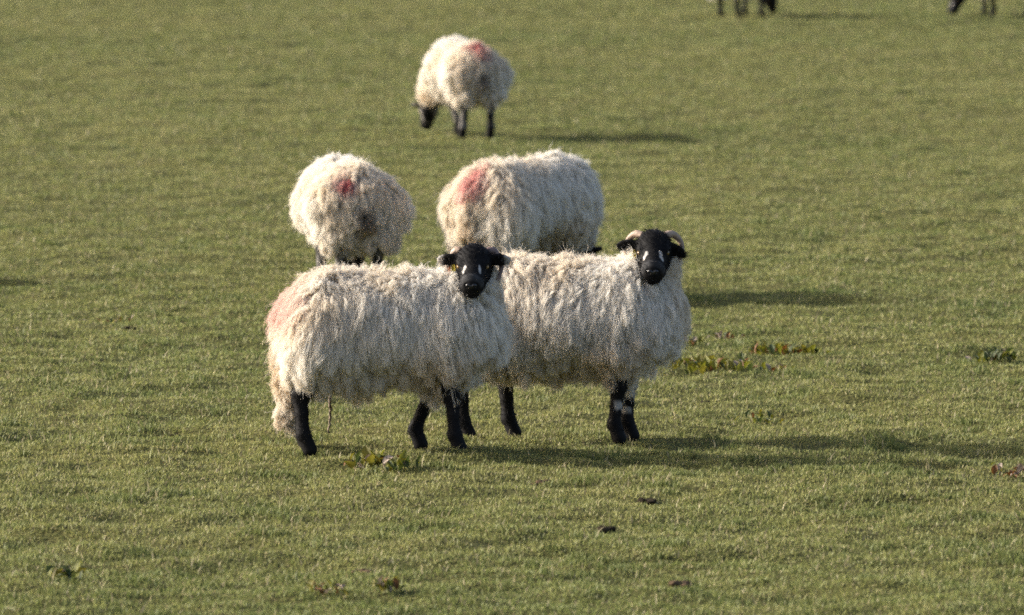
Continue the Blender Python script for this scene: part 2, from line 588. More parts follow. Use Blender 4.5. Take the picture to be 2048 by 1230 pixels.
def build_sheep(spec):
    """local frame: x forward, y to the sheep's left, z up; the Empty stands on the ground under the body"""
    S = dict(hair=1.0, res=0.006, locks=5000, per=12, rad=0.0010, graze=False, marks=(), horn=None, tags=(), coat=9000, tail_len=0.34,
             head_scale=0.92, stripes=True, ear_white=False, leg_white=None, droop=(0.15, 0.15), seed=1, wide=1.0, tall=1.0, lock_len=1.0, leg_grey=False)
    S.update(spec)
    r = rng(S['seed'])
    gx, gy = ground_at(*S['at'])
    phi = math.radians(S['heading'])
    root = empty('sheep', (gx, gy, float(ground_h(gx, gy))), phi)
    tag(root, S['label'], 'sheep', 'blackface sheep on the pasture')
    c, s = math.cos(-phi), math.sin(-phi)
    fz = [ground_h(gx + c * fx + s * fy, gy - s * fx + c * fy) for fx, fy in [S['feet'].get(k_, d_) for k_, d_ in (('fl', (0.20, 0.10)), ('fr', (0.20, -0.10)), ('hl', (-0.31, 0.10)), ('hr', (-0.31, -0.10)))]]
    root.location.z = float(np.mean(fz))
    R = np.array([[c, -s, 0], [s, c, 0], [0, 0, 1]])          # world -> local
    tl, wd = S['tall'], S['wide']

    # --- head frame
    if S['graze']:
        P = np.array([0.56, S.get('head_side', 0.0), S.get('head_z', 0.215)])
        nose = unit(np.array([0.42, S.get('head_turn', 0.0), -0.78]))
    else:
        P = R @ np.array(S['head_at'])
        nose = unit(R @ np.array(S['nose']))
    roll = S.get('roll', 0.0)
    w = unit(np.cross(np.array([0, 0, 1.0]), nose))            # the sheep's left
    v = np.cross(nose, w)
    w, v = w * math.cos(roll) + v * math.sin(roll), v * math.cos(roll) - w * math.sin(roll)
    hs = S['head_scale']
    H = lambda a, b, e: P + hs * (a * nose + b * v + e * w)
    AX = np.array([nose, v, w])

    # --- legs: joints per leg
    legs = {}
    for key, sx, x0 in (('fl', 1, 0.20), ('fr', -1, 0.20), ('hl', 1, -0.31), ('hr', -1, -0.31)):
        fx, fy = S['feet'].get(key, (x0, 0.10 * sx))
        if key[0] == 'f':
            top = np.array([0.20, 0.085 * sx, 0.42])
            knee = np.array([lerp(0.20, fx, 0.55) + 0.012, lerp(0.085 * sx, fy, 0.6), 0.225])
            fet = np.array([fx - 0.006, fy, 0.075])
            foot = np.array([fx + 0.016, fy, 0.016])
            legs[key] = [(top, 0.055), (knee, 0.032), (0.5 * (knee + fet), 0.0225), (fet, 0.0265), (foot, 0.030)]
        else:
            top = np.array([-0.25, 0.09 * sx, 0.45])
            stif = np.array([-0.22, 0.10 * sx, 0.36])
            hock = np.array([fx - 0.020, lerp(0.09 * sx, fy, 0.6), 0.235])
            fet = np.array([fx - 0.008, fy, 0.075])
            foot = np.array([fx + 0.018, fy, 0.016])
            legs[key] = [(top, 0.09), (stif, 0.07), (hock, 0.035), (0.5 * (hock + fet), 0.0245), (fet, 0.0275), (foot, 0.030)]

    # --- the animal itself: one continuous surface
    allp = np.array([P + 0.3 * nose, P - 0.16 * nose] + [p for L in legs.values() for p, _ in L] + [[-0.52, -0.3, 0.0], [0.48, 0.3, 0.8]] + [P + 0.17 * w, P - 0.17 * w, P + 0.12 * v])
    lo, hi = allp.min(0) - 0.03, allp.max(0) + 0.03
    lo[2] = -0.03
    B = Field(lo, hi, S['res'], 0.07)
    B.cone((-0.24, 0, 0.485 * tl), (0.20, 0, 0.465 * tl), 0.15 * wd, 0.145 * wd)
    neck0 = np.array([0.24, 0, 0.55 * tl])
    nk = P - 0.03 * nose - 0.035 * v
    B.cone(neck0, nk, 0.12, 0.06 * hs, k=0.05)
    B.cone((-0.375, 0, 0.56 * tl), (-0.410, 0, 0.56 * tl - S['tail_len']), 0.028, 0.016, k=0.03)
    for L in legs.values():
        for (p0, r0), (p1, r1) in zip(L[:-1], L[1:]):
            B.cone(p0, p1, r0, r1, k=0.014)
    B.ell(H(0.012, 0.006, 0), np.array([0.088, 0.082, 0.077]) * hs, AX, k=0.03)
    B.cone(H(0.04, 0.004, 0), H(0.165, -0.004, 0), 0.064 * hs, 0.050 * hs, k=0.02)
    for e in (1, -1):
        B.cone(H(0.03, -0.045, 0.03 * e), H(0.15, -0.038, 0.012 * e), 0.046 * hs, 0.032 * hs, k=0.02)
        B.ell(H(0.062, 0.030, 0.054 * e), np.array([0.030, 0.017, 0.018]) * hs, AX, k=0.015)
    B.ell(H(0.182, -0.010, 0), np.array([0.038, 0.038, 0.049]) * hs, AX, k=0.018)
    B.ell(H(0.176, -0.052, 0), np.array([0.030, 0.021, 0.034]) * hs, AX, k=0.012)
    for e in (1, -1):
        B.ell(H(0.074, 0.022, 0.066 * e), np.array([0.016, 0.010, 0.012]) * hs, AX, k=0.006, op='cut')
        B.ell(H(0.222, 0.006, 0.020 * e), np.array([0.016, 0.009, 0.009]) * hs, AX, k=0.006, op='cut')
        dr = S['droop'][0 if e > 0 else 1]
        ca, sa = math.cos(dr), math.sin(dr)
        el, eu = w * e * ca - v * sa, v * ca + w * e * sa
        EA = np.array([unit(el - 0.15 * nose), eu, np.cross(unit(el - 0.15 * nose), eu)])
        ec = H(0.004, 0.018, 0.062 * e) + 0.046 * hs * EA[0]
        B.ell(ec, np.array([0.056, 0.030, 0.012]) * hs, EA, k=0.012)
        B.ell(ec + 0.012 * hs * EA[0] + 0.014 * hs * nose, np.array([0.034, 0.018, 0.012]) * hs, EA, k=0.006, op='cut')
    bv, bq = B.surface()
    q = bv - P
    a_, b_, e_ = (q @ nose) / hs, (q @ v) / hs, (q @ w) / hs
    headness = (a_ > -0.075) & (np.linalg.norm(q, axis=1) < 0.34) & (np.abs(e_) < 0.19) & (b_ > -0.13)
    col = np.tile(WOOL * 0.8, (len(bv), 1))
    low = sstep(0.44, 0.38, bv[:, 2] + 0.05 * (noise3(bv, 25, 3) - 0.5))
    legmask = low * ~((bv[:, 0] < -0.345) & (np.abs(bv[:, 1]) < 0.05))
    col = lerp(col, BLACK, legmask[:, None])
    if S['leg_grey']:
        g = sstep(0.45, 0.62, noise3(bv, 14, S['seed'])) * legmask * sstep(0.30, 0.2, bv[:, 2]) * sstep(0.05, 0.10, bv[:, 2])
        col = lerp(col, WHITE * 0.45, 0.7 * g[:, None])
    if S['leg_white']:
        for key, z0, z1 in S['leg_white']:
            p = legs[key][-2][0]
            near = np.hypot(bv[:, 0] - p[0], bv[:, 1] - p[1]) < 0.075
            g = near * 0.75 * sstep(0.52, 0.60, noise3(bv * [1, 1, 0.8], 42, 9)) * sstep(z0, z0 + 0.02, bv[:, 2]) * sstep(z1, z1 - 0.02, bv[:, 2])
            col = lerp(col, WHITE, g[:, None])
    hb = sstep(-0.075, -0.045, a_) * headness
    col = lerp(col, BLACK, hb[:, None])
    if S['stripes']:
        wob = 0.009 * (noise3(q, 75, 4) - 0.5)
        g = (((a_ - 0.133) / 0.026) ** 2 + ((np.abs(e_) - 0.0335 - wob - 0.12 * (a_ - 0.128)) / 0.0068) ** 2)
        col = lerp(col, WHITE, (sstep(1.15, 0.85, g) * headness * (b_ > -0.02))[:, None])
        g = sstep(0.172, 0.182, a_) * sstep(0.212, 0.200, a_) * sstep(-0.03, 0.0, b_) * headness
        g = g * (0.4 + 0.9 * noise3(q, 70, 5))
        col = lerp(col, np.array([0.045, 0.045, 0.046]), 0.8 * np.clip(g, 0, 1)[:, None])
    if S.get('face_grey'):
        g = sstep(0.35, 0.6, noise3(q, 22, 7)) * headness * sstep(0.15, 0.10, a_)
        col = lerp(col, WHITE * 0.5, 0.8 * g[:, None])
    if S['ear_white']:
        g = sstep(0.125, 0.142, np.abs(e_) + 0.012 * (noise3(q, 50, 8) - 0.5)) * headness
        col = lerp(col, WHITE * 0.9, g[:, None])
    body = mesh_np('body', bv, bq, M_COAT, root, colors=col)

    # eyes and nose pad: pieces of the body
    for e in (1, -1):
        ec = H(0.0765, 0.022, 0.0600 * e)
        u_, w_ = np.meshgrid(np.linspace(0, math.pi, 9), np.linspace(0, 2 * math.pi, 13)[:-1], indexing='ij')
        ring = np.stack([np.sin(u_) * np.cos(w_), np.sin(u_) * np.sin(w_), np.cos(u_)], -1).reshape(-1, 3) * np.array([0.0135, 0.0100, 0.0095]) * hs
        ev = ec + ring @ AX
        fq = [(i * 12 + k, i * 12 + (k + 1) % 12, (i + 1) * 12 + (k + 1) % 12, (i + 1) * 12 + k) for i in range(8) for k in range(12)]
        mesh_np('eye', ev, np.array(fq), M_EYE, body)

    if not S['graze']:
        pad = Field((-0.04, -0.04, -0.04), (0.04, 0.04, 0.04), 0.003, 0.02)      # shiny nose pad, split by the philtrum
        for e in (1, -1):
            pad.ell((0.0, 0.004, 0.012 * e), (0.012, 0.012, 0.0135), k=0.006)
            pad.ell((0.011, 0.002, 0.0155 * e), (0.010, 0.0055, 0.0065), k=0.004, op='cut')
        pad.cone((0.002, -0.002, 0), (-0.004, -0.018, 0), 0.009, 0.006, k=0.006)
        pv, pq = pad.surface()
        mesh_np('nose', H(0.212, 0.000, 0) + hs * (pv @ AX), pq, M_NOSE, body)
    # --- fleece volume
    FL = Field(lo - 0.14, hi + 0.14, 0.012, 0.16)
    FL.cone((-0.215, 0, 0.520 * tl), (0.16, 0, 0.514 * tl), 0.160 * wd, 0.157 * wd)
    FL.ell((-0.03, 0, 0.520 * tl), (0.30, 0.186 * wd, 0.142), k=0.05)
    FL.ell((-0.24, 0, 0.515 * tl), (0.145, 0.178 * wd, 0.160), k=0.06)
    FL.ell((0.265, 0, 0.525 * tl), (0.152, 0.155 * wd, 0.140), k=0.06)
    if S['graze']:
        FL.cone(neck0 + [0, 0, -0.03], P - 0.10 * nose, 0.15, 0.085, k=0.10)
    else:
        ne = P + R @ np.array([-0.02, 0.055, -0.105])
        FL.cone(neck0 + [0.0, 0, -0.03], ne, 0.150, 0.085, k=0.06)
        FL.cone(ne, P + 0.005 * nose - 0.095 * v, 0.080, 0.060, k=0.04)
    for key, sx in (('hl', 1), ('hr', -1)):
        L = legs[key]
        FL.cone((-0.27, 0.095 * sx, 0.46), (L[2][0][0] + 0.015, L[2][0][1], 0.31 if S['graze'] else 0.35), 0.112, 0.060, k=0.05)
        FL.cone((-0.27, 0.095 * sx, 0.46), (L[1][0][0], L[1][0][1], 0.385), 0.11, 0.080, k=0.05)
    for key, sx in (('fl', 1), ('fr', -1)):
        FL.cone((0.20, 0.09 * sx, 0.44), lerp(legs[key][0][0], legs[key][1][0], 0.32), 0.085, 0.052, k=0.05)
    FL.cone((-0.385, 0, 0.55 * tl), (-0.412, 0, 0.56 * tl - S['tail_len'] + 0.02), 0.042, 0.030, k=0.035)
    if S['graze']:                                                        # the cleft between the haunches
        FL.cone((-0.46, 0, 0.36), (-0.36, 0, 0.20), 0.035, 0.045, k=0.02, op='cut')
    near = np.argwhere(np.abs(FL.D) < 0.035)                             # uneven staples: lumps and partings in the fleece
    pw = FL.lo + FL.h * near
    lump = 0.6 * (noise3(pw * [1.0, 1.0, 0.55], 17, 71 + S['seed']) - 0.5) + 0.4 * (noise3(pw * [1.0, 1.0, 0.5], 36, 72 + S['seed']) - 0.5)
    FL.D[tuple(near.T)] += (S.get('lump', 0.032) * lump).astype(np.float32)
    fv, fq = FL.surface()

    def pigment(p, n, rr):
        k = noise3(p, 7, 41)
        c = WOOL * (0.88 + 0.22 * rr[:, None]) * lerp(np.array([1, 1, 1.0]), np.array([0.93, 0.87, 0.78]), (sstep(0.35, 0.8, k) * 0.8)[:, None])
        grub = sstep(0.42, 0.24, p[:, 2])                                 # muddier lower fleece
        c = c * lerp(np.ones(3), np.array([0.86, 0.80, 0.71]), (0.6 * grub)[:, None])
        breech = sstep(-0.36, -0.42, p[:, 0]) * sstep(0.56, 0.46, p[:, 2]) * sstep(S.get('breech_w', 0.06), 0.015, np.abs(p[:, 1] + 0.01))
        c = c * lerp(np.ones(3), np.array(S.get('breech', (0.80, 0.74, 0.66))), (breech * sstep(0.35, 0.75, noise3(p, 16, 6)))[:, None])
        for (mx, my, mz), mr, strength, tint in S['marks']:
            d = np.linalg.norm((p - np.array([mx, my, mz])) / np.array(mr), axis=1)
            g = strength * sstep(1.25, 0.55, d + 0.55 * (noise3(p, 28, 17) - 0.5)) * (0.45 + 0.4 * noise3(p, 60, 18) + 0.35 * rr)
            g = np.clip(g, 0, 1)
            c = lerp(c, c * np.array(tint), g[:, None])
        return c

    fleece = mesh_np('fleece', fv, fq, M_WOOL, root, colors=pigment(fv, None, np.full(len(fv), 0.5)))

    # --- wool locks, combed by gravity over the fleece volume
    nl = S['locks']
    p0 = sample_quads(fv, fq, nl, r)
    qh = p0 - P
    along, up_ = qh @ nose, qh @ v
    ax_d = np.linalg.norm(qh - np.clip(along, -0.02, 0.2)[:, None] * nose, axis=1)
    keep = ~((ax_d < 0.062 * hs) & (along > -0.05)) & (p0[:, 2] > 0.10)
    p0 = p0[keep]
    nl = len(p0)
    n0 = FL.grad(p0)
    NP = 9
    qh = p0 - P
    hd = np.linalg.norm(qh, axis=1)
    Ln = 0.130 * S['lock_len'] * (0.75 + 0.5 * noise3(p0, 9, 51)) * (0.8 + 0.4 * r.random(nl))
    Ln *= lerp(1.0, 0.46, sstep(0.45, 0.95, n0[:, 2]))                    # shorter along the back
    Ln *= lerp(0.30, 1.0, sstep(0.09, 0.24, hd))                          # short round the face
    Ln *= lerp(1.0, 0.72 if S['graze'] else 0.54, sstep(0.48, 0.38, p0[:, 2]) * (np.abs(n0[:, 2]) < 0.75) * (p0[:, 0] > -0.30))
    Ln *= lerp(0.55, 1.0, sstep(0.26, 0.36, p0[:, 2]))                    # short on legs and tail
    Ln *= lerp(1.0, 0.62, sstep(-0.30, -0.42, p0[:, 0]))
    Ln *= lerp(1.0, 0.62 + 0.8 * noise3(p0, 26, 54), sstep(0.50, 0.38, p0[:, 2]))      # ragged lower edge
    Ln *= lerp(1.0, 0.62, sstep(0.26, 0.36, p0[:, 0]) * sstep(0.52, 0.40, p0[:, 2]))
    Ln *= lerp(1.0, 1.0 if S['graze'] else 0.66, sstep(-0.14, -0.24, p0[:, 0]) * sstep(0.46, 0.38, p0[:, 2]))
    curly = r.random(nl) < S.get('curls', 0.07)
    flow = np.stack([noise3(p0, 6, 61) - 0.5, noise3(p0, 6, 62) - 0.5, noise3(p0, 6, 63) - 0.5], 1)
    d = unit(n0 * 0.42 + 0.55 * flow + 0.22 * r.normal(size=(nl, 3)) + np.array([-0.14, 0, -0.40]))
    G = np.zeros((nl, NP, 3))
    G[:, 0] = p0 - 0.004 * n0
    p = p0.copy()
    clear = 0.004 + 0.020 * r.random(nl) + 0.010 * noise3(p0, 12, 66) + 0.014 * curly
    comb = np.stack([0.16 * sstep(0.08, 0.28, p0[:, 0]) * sstep(0.46, 0.36, p0[:, 0]) + 0.45 * (noise3(p0, 4.5, 67) - 0.5), np.zeros(nl), np.zeros(nl)], 1)
    comb = comb * (1.0 if not S['graze'] else 0.3)
    step = Ln / (NP - 1)
    for k in range(1, NP):
        d = unit(d + np.array([0, 0, -0.30]) + 0.5 * comb + 0.06 * r.normal(size=(nl, 3)))
        p = p + d * step[:, None]
        sd = FL.sample(p)
        g = FL.grad(p)
        push = np.clip(clear * (0.4 + 0.6 * k / NP) * 1.4 - sd, 0, 0.05)
        p = p + g * push[:, None]
        qh = p - P
        al = np.clip(qh @ nose, -0.02, 0.2)
        ra = qh - al[:, None] * nose
        rd = np.linalg.norm(ra, axis=1)
        hp = np.clip(0.082 * hs - 0.12 * al - rd, 0, 0.05)
        p = p + unit(ra) * hp[:, None] - nose * (hp * 0.5)[:, None]
        p[:, 2] = np.maximum(p[:, 2], 0.012)
        d = unit(p - G[:, k - 1])
        G[:, k] = p
    # gather neighbouring locks into heavier staples
    ng = max(60, nl // S.get('staple', 13))
    gi = r.choice(nl, ng, replace=False)
    best = np.zeros(nl, dtype=int)
    for c0 in range(0, nl, 2000):
        dd = ((p0[c0:c0 + 2000, None] - p0[gi][None]) ** 2).sum(-1)
        best[c0:c0 + 2000] = gi[dd.argmin(1)]
    tt = np.linspace(0, 1, NP)
    wgt = (lerp(S.get('gather', 0.36), 0.74, np.maximum(sstep(0.50, 0.34, p0[:, 2]), sstep(0.14, 0.24, p0[:, 0]) * sstep(0.66, 0.54, p0[:, 2])))[:, None] * (tt ** 1.6)[None])[..., None]
    tgt = G[best] + (0.25 * (p0 - p0[best]))[:, None]
    off = np.linalg.norm(tgt[:, -1] - G[:, -1], axis=1)
    wgt = wgt * sstep(0.16, 0.06, off)[:, None, None]
    G = lerp(G, tgt, wgt)

    # --- strands of every lock
    m = S['per']
    C = np.repeat(G, m, axis=0)
    ns = len(C)
    T = unit(np.gradient(C, axis=1))
    A1 = unit(np.cross(T, np.array([0.31, 0.83, 0.46])))
    A2 = np.cross(T, A1)
    spread = np.repeat((0.0085 + 0.006 * r.random(nl)) * np.where(curly, 0.45, 1.0), m) * S.get('fat', 1.0)
    ang, rad_ = r.uniform(0, 2 * math.pi, ns), np.sqrt(r.random(ns))
    prof = (1.0 - 0.45 * tt ** 1.2)[None] * (spread * rad_)[:, None]
    C = C + prof[..., None] * (np.cos(ang)[:, None, None] * A1 + np.sin(ang)[:, None, None] * A2)
    ph = np.repeat(r.uniform(0, 6.28, nl), m) + r.normal(0, 0.5, ns)
    fr = np.repeat(np.where(curly, r.uniform(1.0, 1.9, nl), r.uniform(2.0, 3.6, nl)), m)
    amp = np.repeat(np.where(curly, r.uniform(0.006, 0.013, nl), r.uniform(0.0012, 0.0045, nl)), m)[:, None] * (tt ** 0.8)[None] * S.get('crimp', 1.0)
    wv = 2 * math.pi * fr[:, None] * tt[None] + ph[:, None]
    C = C + amp[..., None] * (np.cos(wv)[..., None] * A1 + np.sin(wv)[..., None] * A2)
    C = C + (r.normal(0, 0.0065, (ns, 1, 3)) * (tt ** 1.5)[None, :, None]) * np.where(r.random(ns) < 0.10, 2.8, 0.8)[:, None, None]
    C[:, -1] += r.normal(0, 0.003, (ns, 3))
    rads = S['rad'] * (0.8 + 0.5 * r.random(ns))[:, None] * (1.0 - 0.65 * tt ** 2)[None]
    rootp = np.repeat(p0, m, axis=0)
    pc = pigment(rootp, None, np.clip(np.repeat(r.random(nl), m) * 0.7 + 0.3 * r.random(ns), 0, 1))
    wool = make_curves('wool_locks', C, rads, pc, M_LOCK)
    grow(fleece, wool)

    # --- short black coat on head and legs
    nc = S['coat']
    if nc:
        cp = sample_quads(bv, bq, nc * 3, r)
        q = cp - P
        a_, e_ = (q @ nose) / hs, (q @ w) / hs
        isleg = (cp[:, 2] < 0.33) & ~((cp[:, 0] < -0.345) & (np.abs(cp[:, 1]) < 0.05)) & (FL.sample(cp) > -0.03) & (cp[:, 2] > 0.05)
        ishead = (np.linalg.norm(q, axis=1) < 0.30) & (a_ > -0.06) & (a_ < 0.200)
        sel = np.flatnonzero(isleg | ishead)[:nc]
        cp, ishead, a_ = cp[sel], ishead[sel], a_[sel]
        nn = B.grad(cp, 0.006)
        comb = np.where(ishead[:, None], nose * 0.8 - v * 0.2, np.array([0, 0, -1.2]))
        L = np.where(ishead, lerp(0.014, 0.006, sstep(0.0, 0.08, a_)), 0.0065) * (0.7 + 0.6 * r.random(len(cp)))
        d = unit(nn * 0.7 + comb * 0.7 + 0.35 * r.normal(size=cp.shape))
        d2 = unit(d + comb * 0.6 + 0.3 * r.normal(size=cp.shape))
        pts = np.stack([cp - nn * 0.001, cp + d * (L * 0.5)[:, None], cp + (d + d2) * (L * 0.5)[:, None]], 1)
        # colour of the nearest skin: reuse the vertex pigment through a coarse hash
        key = np.floor(bv / 0.008).astype(int)
        look = {}
        for i, kk in enumerate(map(tuple, key)):
            look[kk] = i
        ck = np.floor(cp / 0.008).astype(int)
        cc = np.array([col[look[k]] if (k := tuple(x)) in look else BLACK for x in ck])
        cc = cc * (0.8 + 0.9 * r.random((len(cp), 1)))
        hair = make_curves('short_coat', pts, np.tile(np.array([0.0007, 0.0006, 0.0003]), (len(cp), 1)), cc, M_COATHAIR)
        grow(body, hair)

    # --- horns
    if S['horn']:
        for e, key in ((1, 'left'), (-1, 'right')):
            ctrl, r0, mat = S['horn'][key]
            path = spline([H(a, b, ee * e) for a, b, ee in ctrl], 26)
            t = np.linspace(0, 1, 26)
            vv, qq = tube(path, r0 * (1 - 0.78 * t ** 1.1), 10, 0.05)
            mesh_np('horn', vv, qq, mat, root)
    # --- ear tags
    for (a, b, ee), (ww, hh), mat in S['tags']:
        c0 = H(a, b, ee)
        x_, z_ = unit(np.array(R @ np.array([1.0, 0.1, 0]))), np.array([0, 0, -1.0])
        y_ = np.cross(x_, z_)
        prof = [(-0.28, 0), (0.28, 0), (0.42, 0.22), (0.5, 0.34), (0.5, 0.92), (0.42, 1), (-0.42, 1), (-0.5, 0.92), (-0.5, 0.34), (-0.42, 0.22)]
        V = [c0 + x_ * (px * ww) + z_ * (pz * hh) + y_ * s_ for s_ in (-0.0013, 0.0013) for px, pz in prof]
        k = len(prof)
        Q = [(i, (i + 1) % k, k + (i + 1) % k, k + i) for i in range(k)]
        for o_ in (0, k):
            for i in range(1, k - 2, 2):
                Q.append((o_, o_ + i, o_ + i + 1, o_ + i + 2))
        mesh_np('ear_tag', np.array(V), np.array(Q), mat, root, smooth=False)
    return root

RED = (0.56, 0.17, 0.21)
PINK = (1.0, 0.62, 0.54)
horn_small = [(-0.050, 0.020, 0.045), (-0.065, 0.022, 0.078), (-0.055, -0.005, 0.102), (-0.020, -0.035, 0.116), (0.020, -0.066, 0.108), (0.035, -0.080, 0.092)]
horn_big = [(-0.035, 0.040, 0.045), (-0.055, 0.040, 0.078), (-0.060, 0.014, 0.106), (-0.045, -0.014, 0.122), (-0.015, -0.045, 0.120), (0.01, -0.058, 0.105)]

SHEEP = [
    dict(label='blackface sheep in front, pink smudge on rump, woolly tail hanging, head turned to camera', at=(780, 913), heading=0.0, seed=101,
         head_at=(0.335, -0.05, 0.756), nose=(-0.05, -0.90, -0.44), res=0.005, locks=11000, per=17, rad=0.00085, coat=12000,
         feet=dict(fl=(0.105, 0.13), fr=(0.265, -0.14), hl=(-0.355, 0.11), hr=(-0.335, -0.13)), tail_len=0.46,
         marks=[((-0.42, -0.06, 0.61), (0.12, 0.22, 0.10), 0.62, (0.88, 0.56, 0.62))], ear_white=True,
         horn=dict(left=(horn_small, 0.017, M_HORN_GREY), right=(horn_small, 0.017, M_HORN)),
         tags=[((0.035, 0.008, -0.086), (0.015, 0.030), M_TAG), ((0.03, -0.006, -0.106), (0.010, 0.036), M_TAG_RED)]),
    dict(label='blackface sheep with curled pale horns and white-splashed forelegs, just behind the front sheep', at=(1142, 882), heading=-12.0, seed=202,
         head_at=(0.335, -0.07, 0.785), nose=(-0.03, -0.90, -0.44), res=0.005, locks=11000, per=17, rad=0.00085, coat=12000,
         feet=dict(fl=(0.225, 0.07), fr=(0.205, -0.10), hl=(-0.275, 0.10), hr=(-0.42, -0.10)), tall=1.04, lock_len=1.02, tail_len=0.22, droop=(0.75, 0.12),
         leg_white=[('fl', 0.10, 0.20), ('fr', 0.08, 0.18)], crimp=1.25,
         horn=dict(left=(horn_big, 0.0175, M_HORN), right=(horn_big, 0.0175, M_HORN)), head_scale=0.94,
         tags=[((0.035, 0.010, -0.084), (0.014, 0.044), M_TAG)]),
    dict(label='sheep seen from behind, grazing leftward, red spot beside its dark tail', at=(694, 588), heading=102.0, graze=True, head_side=-0.14, seed=303,
         locks=6500, per=14, rad=0.0012, curls=0.03, res=0.008, coat=3000, feet={}, tall=0.94, wide=0.80, lock_len=0.85, staple=8, fat=1.2, breech=(0.38, 0.35, 0.32), breech_w=0.042, tail_len=0.20, leg_grey=True,  # breech tint: painted shade between the hind legs, plus the dark tail
         marks=[((-0.42, 0.06, 0.60), (0.14, 0.055, 0.060), 1.0, RED)]),
    dict(label='sheep seen from behind, grazing rightward, rump streaked red, between the front pair', at=(1048, 597), heading=49.0, graze=True, head_side=0.10, seed=404,
         locks=6500, per=14, rad=0.0012, curls=0.03, res=0.008, coat=3000, feet={}, tall=1.0, wide=0.90, lock_len=0.92, tail_len=0.22, staple=8, fat=1.2,
         marks=[((-0.42, 0.0, 0.63), (0.13, 0.075, 0.085), 0.9, (0.76, 0.32, 0.36))]),
    dict(label='distant sheep grazing with its head down, red patch on top of its rump', at=(928, 272), heading=108.0, graze=True, seed=505,
         locks=4200, per=9, rad=0.0016, res=0.008, coat=2500, feet=dict(hl=(-0.31, 0.11), hr=(-0.31, -0.10), fl=(0.20, -0.02), fr=(0.20, -0.06)), leg_grey=True, face_grey=True, head_scale=0.86, tail_len=0.2, head_side=0.09, head_z=0.20, wide=0.76, tall=0.97, lock_len=0.7,
         marks=[((-0.40, 0.0, 0.66), (0.15, 0.10, 0.085), 1.0, RED)], breech=(0.45, 0.42, 0.4)),
    dict(label='far sheep with only its legs and grazing face in view, at the top edge', at=(1488, 36), heading=60.0, graze=True, seed=606,
         locks=2600, per=7, rad=0.0022, res=0.009, coat=0, feet={}),
    dict(label='far sheep at the top right corner, only its legs and muzzle in view', at=(2012, 34), heading=205.0, graze=True, seed=707,
         locks=2600, per=7, rad=0.0022, res=0.009, coat=0, feet={}),
    dict(label='sheep beyond the left edge, known by its shadow tip on the grass', at=(-600, 560), heading=170.0, graze=True, seed=808,
         locks=2600, per=7, rad=0.0022, res=0.009, coat=0, feet={}),
]

build_field()
build_grass()
sheep = [build_sheep(s) for s in SHEEP]

# ------------------------------------------------------------------ weeds, clods, the stalk caught in the wool
LEAF_MATS = [noise_material('dock_leaf_olive', (0.09, 0.105, 0.010), (0.20, 0.195, 0.020), 30, 0.45, translucent=0.35),
             noise_material('dock_leaf_yellow', (0.11, 0.11, 0.014), (0.20, 0.17, 0.022), 30, 0.45, translucent=0.35),
             noise_material('dock_leaf_rust', (0.10, 0.040, 0.012), (0.21, 0.095, 0.022), 30, 0.5, translucent=0.25),
             noise_material('dock_leaf_dark', (0.035, 0.055, 0.012), (0.07, 0.09, 0.02), 30, 0.45, translucent=0.3),
             noise_material('dock_leaf_dry', (0.22, 0.17, 0.12), (0.34, 0.27, 0.22), 30, 0.7, translucent=0.15)]

def leaf_mesh(seed, mat):
    """a curled, lobed leaf one unit long growing along +x from the origin, arching down"""
    r = rng(seed)
    n = 8
    t = np.linspace(0, 1, n)
    wid = 0.21 * np.sin(np.pi * np.clip(t * 0.93 + 0.05, 0, 1)) ** 0.75 * (1 + 0.22 * r.normal(size=n)) + 0.012
    wid[0] = 0.03; wid[-1] = 0.015
    arch = 0.55 * t - r.uniform(0.35, 0.75) * t ** 2
    side = r.uniform(-0.2, 0.2) * t ** 2
    cup = r.uniform(0.25, 0.7)
    V = []
    for i in range(n):
        for e in (-1, -0.5, 0, 0.5, 1):
            V.append((t[i] * 0.95, side[i] + e * wid[i], arch[i] + cup * wid[i] * abs(e) + 0.02 * r.normal() * (abs(e) == 1)))
    Q = [(i * 5 + k, i * 5 + k + 1, i * 5 + k + 6, i * 5 + k + 5) for i in range(n - 1) for k in range(4)]
    me = mesh_np('leaf', np.array(V), np.array(Q), mat, link_it=False)
    d = me.data
    bpy.data.objects.remove(me)
    return d

LEAVES = [[leaf_mesh(900 + 10 * i + j, m) for j in range(3)] for i, m in enumerate(LEAF_MATS)]

def weed(at, size, n, spread, mix, label, seed, flat=0.5):
    r = rng(seed)
    gx, gy = ground_at(*at)
    o = empty('weed_plant', (gx, gy, float(ground_h(gx, gy))))
    tag(o, label, 'weed', 'leafy weeds in the turf')
    for i in range(int(n * 3.0)):
        k = r.choice(len(LEAVES), p=np.array(mix) / sum(mix))
        lf = bpy.data.objects.new('leaf', LEAVES[k][r.integers(3)])
        link(lf, o)
        ox, oy = r.normal(0, spread * 0.5), r.normal(0, spread * 0.6)
        L = size * r.uniform(0.34, 0.76)
        lf.location = (ox, oy, float(ground_h(gx + ox, gy + oy) - ground_h(gx, gy)) + 0.006 + 0.012 * r.random())
        lf.rotation_euler = (r.normal(0, 0.35), -r.uniform(0.3, 1.3), r.uniform(0, 2 * math.pi))
        lf.scale = (L, L * r.uniform(0.8, 1.2), L)
    return o

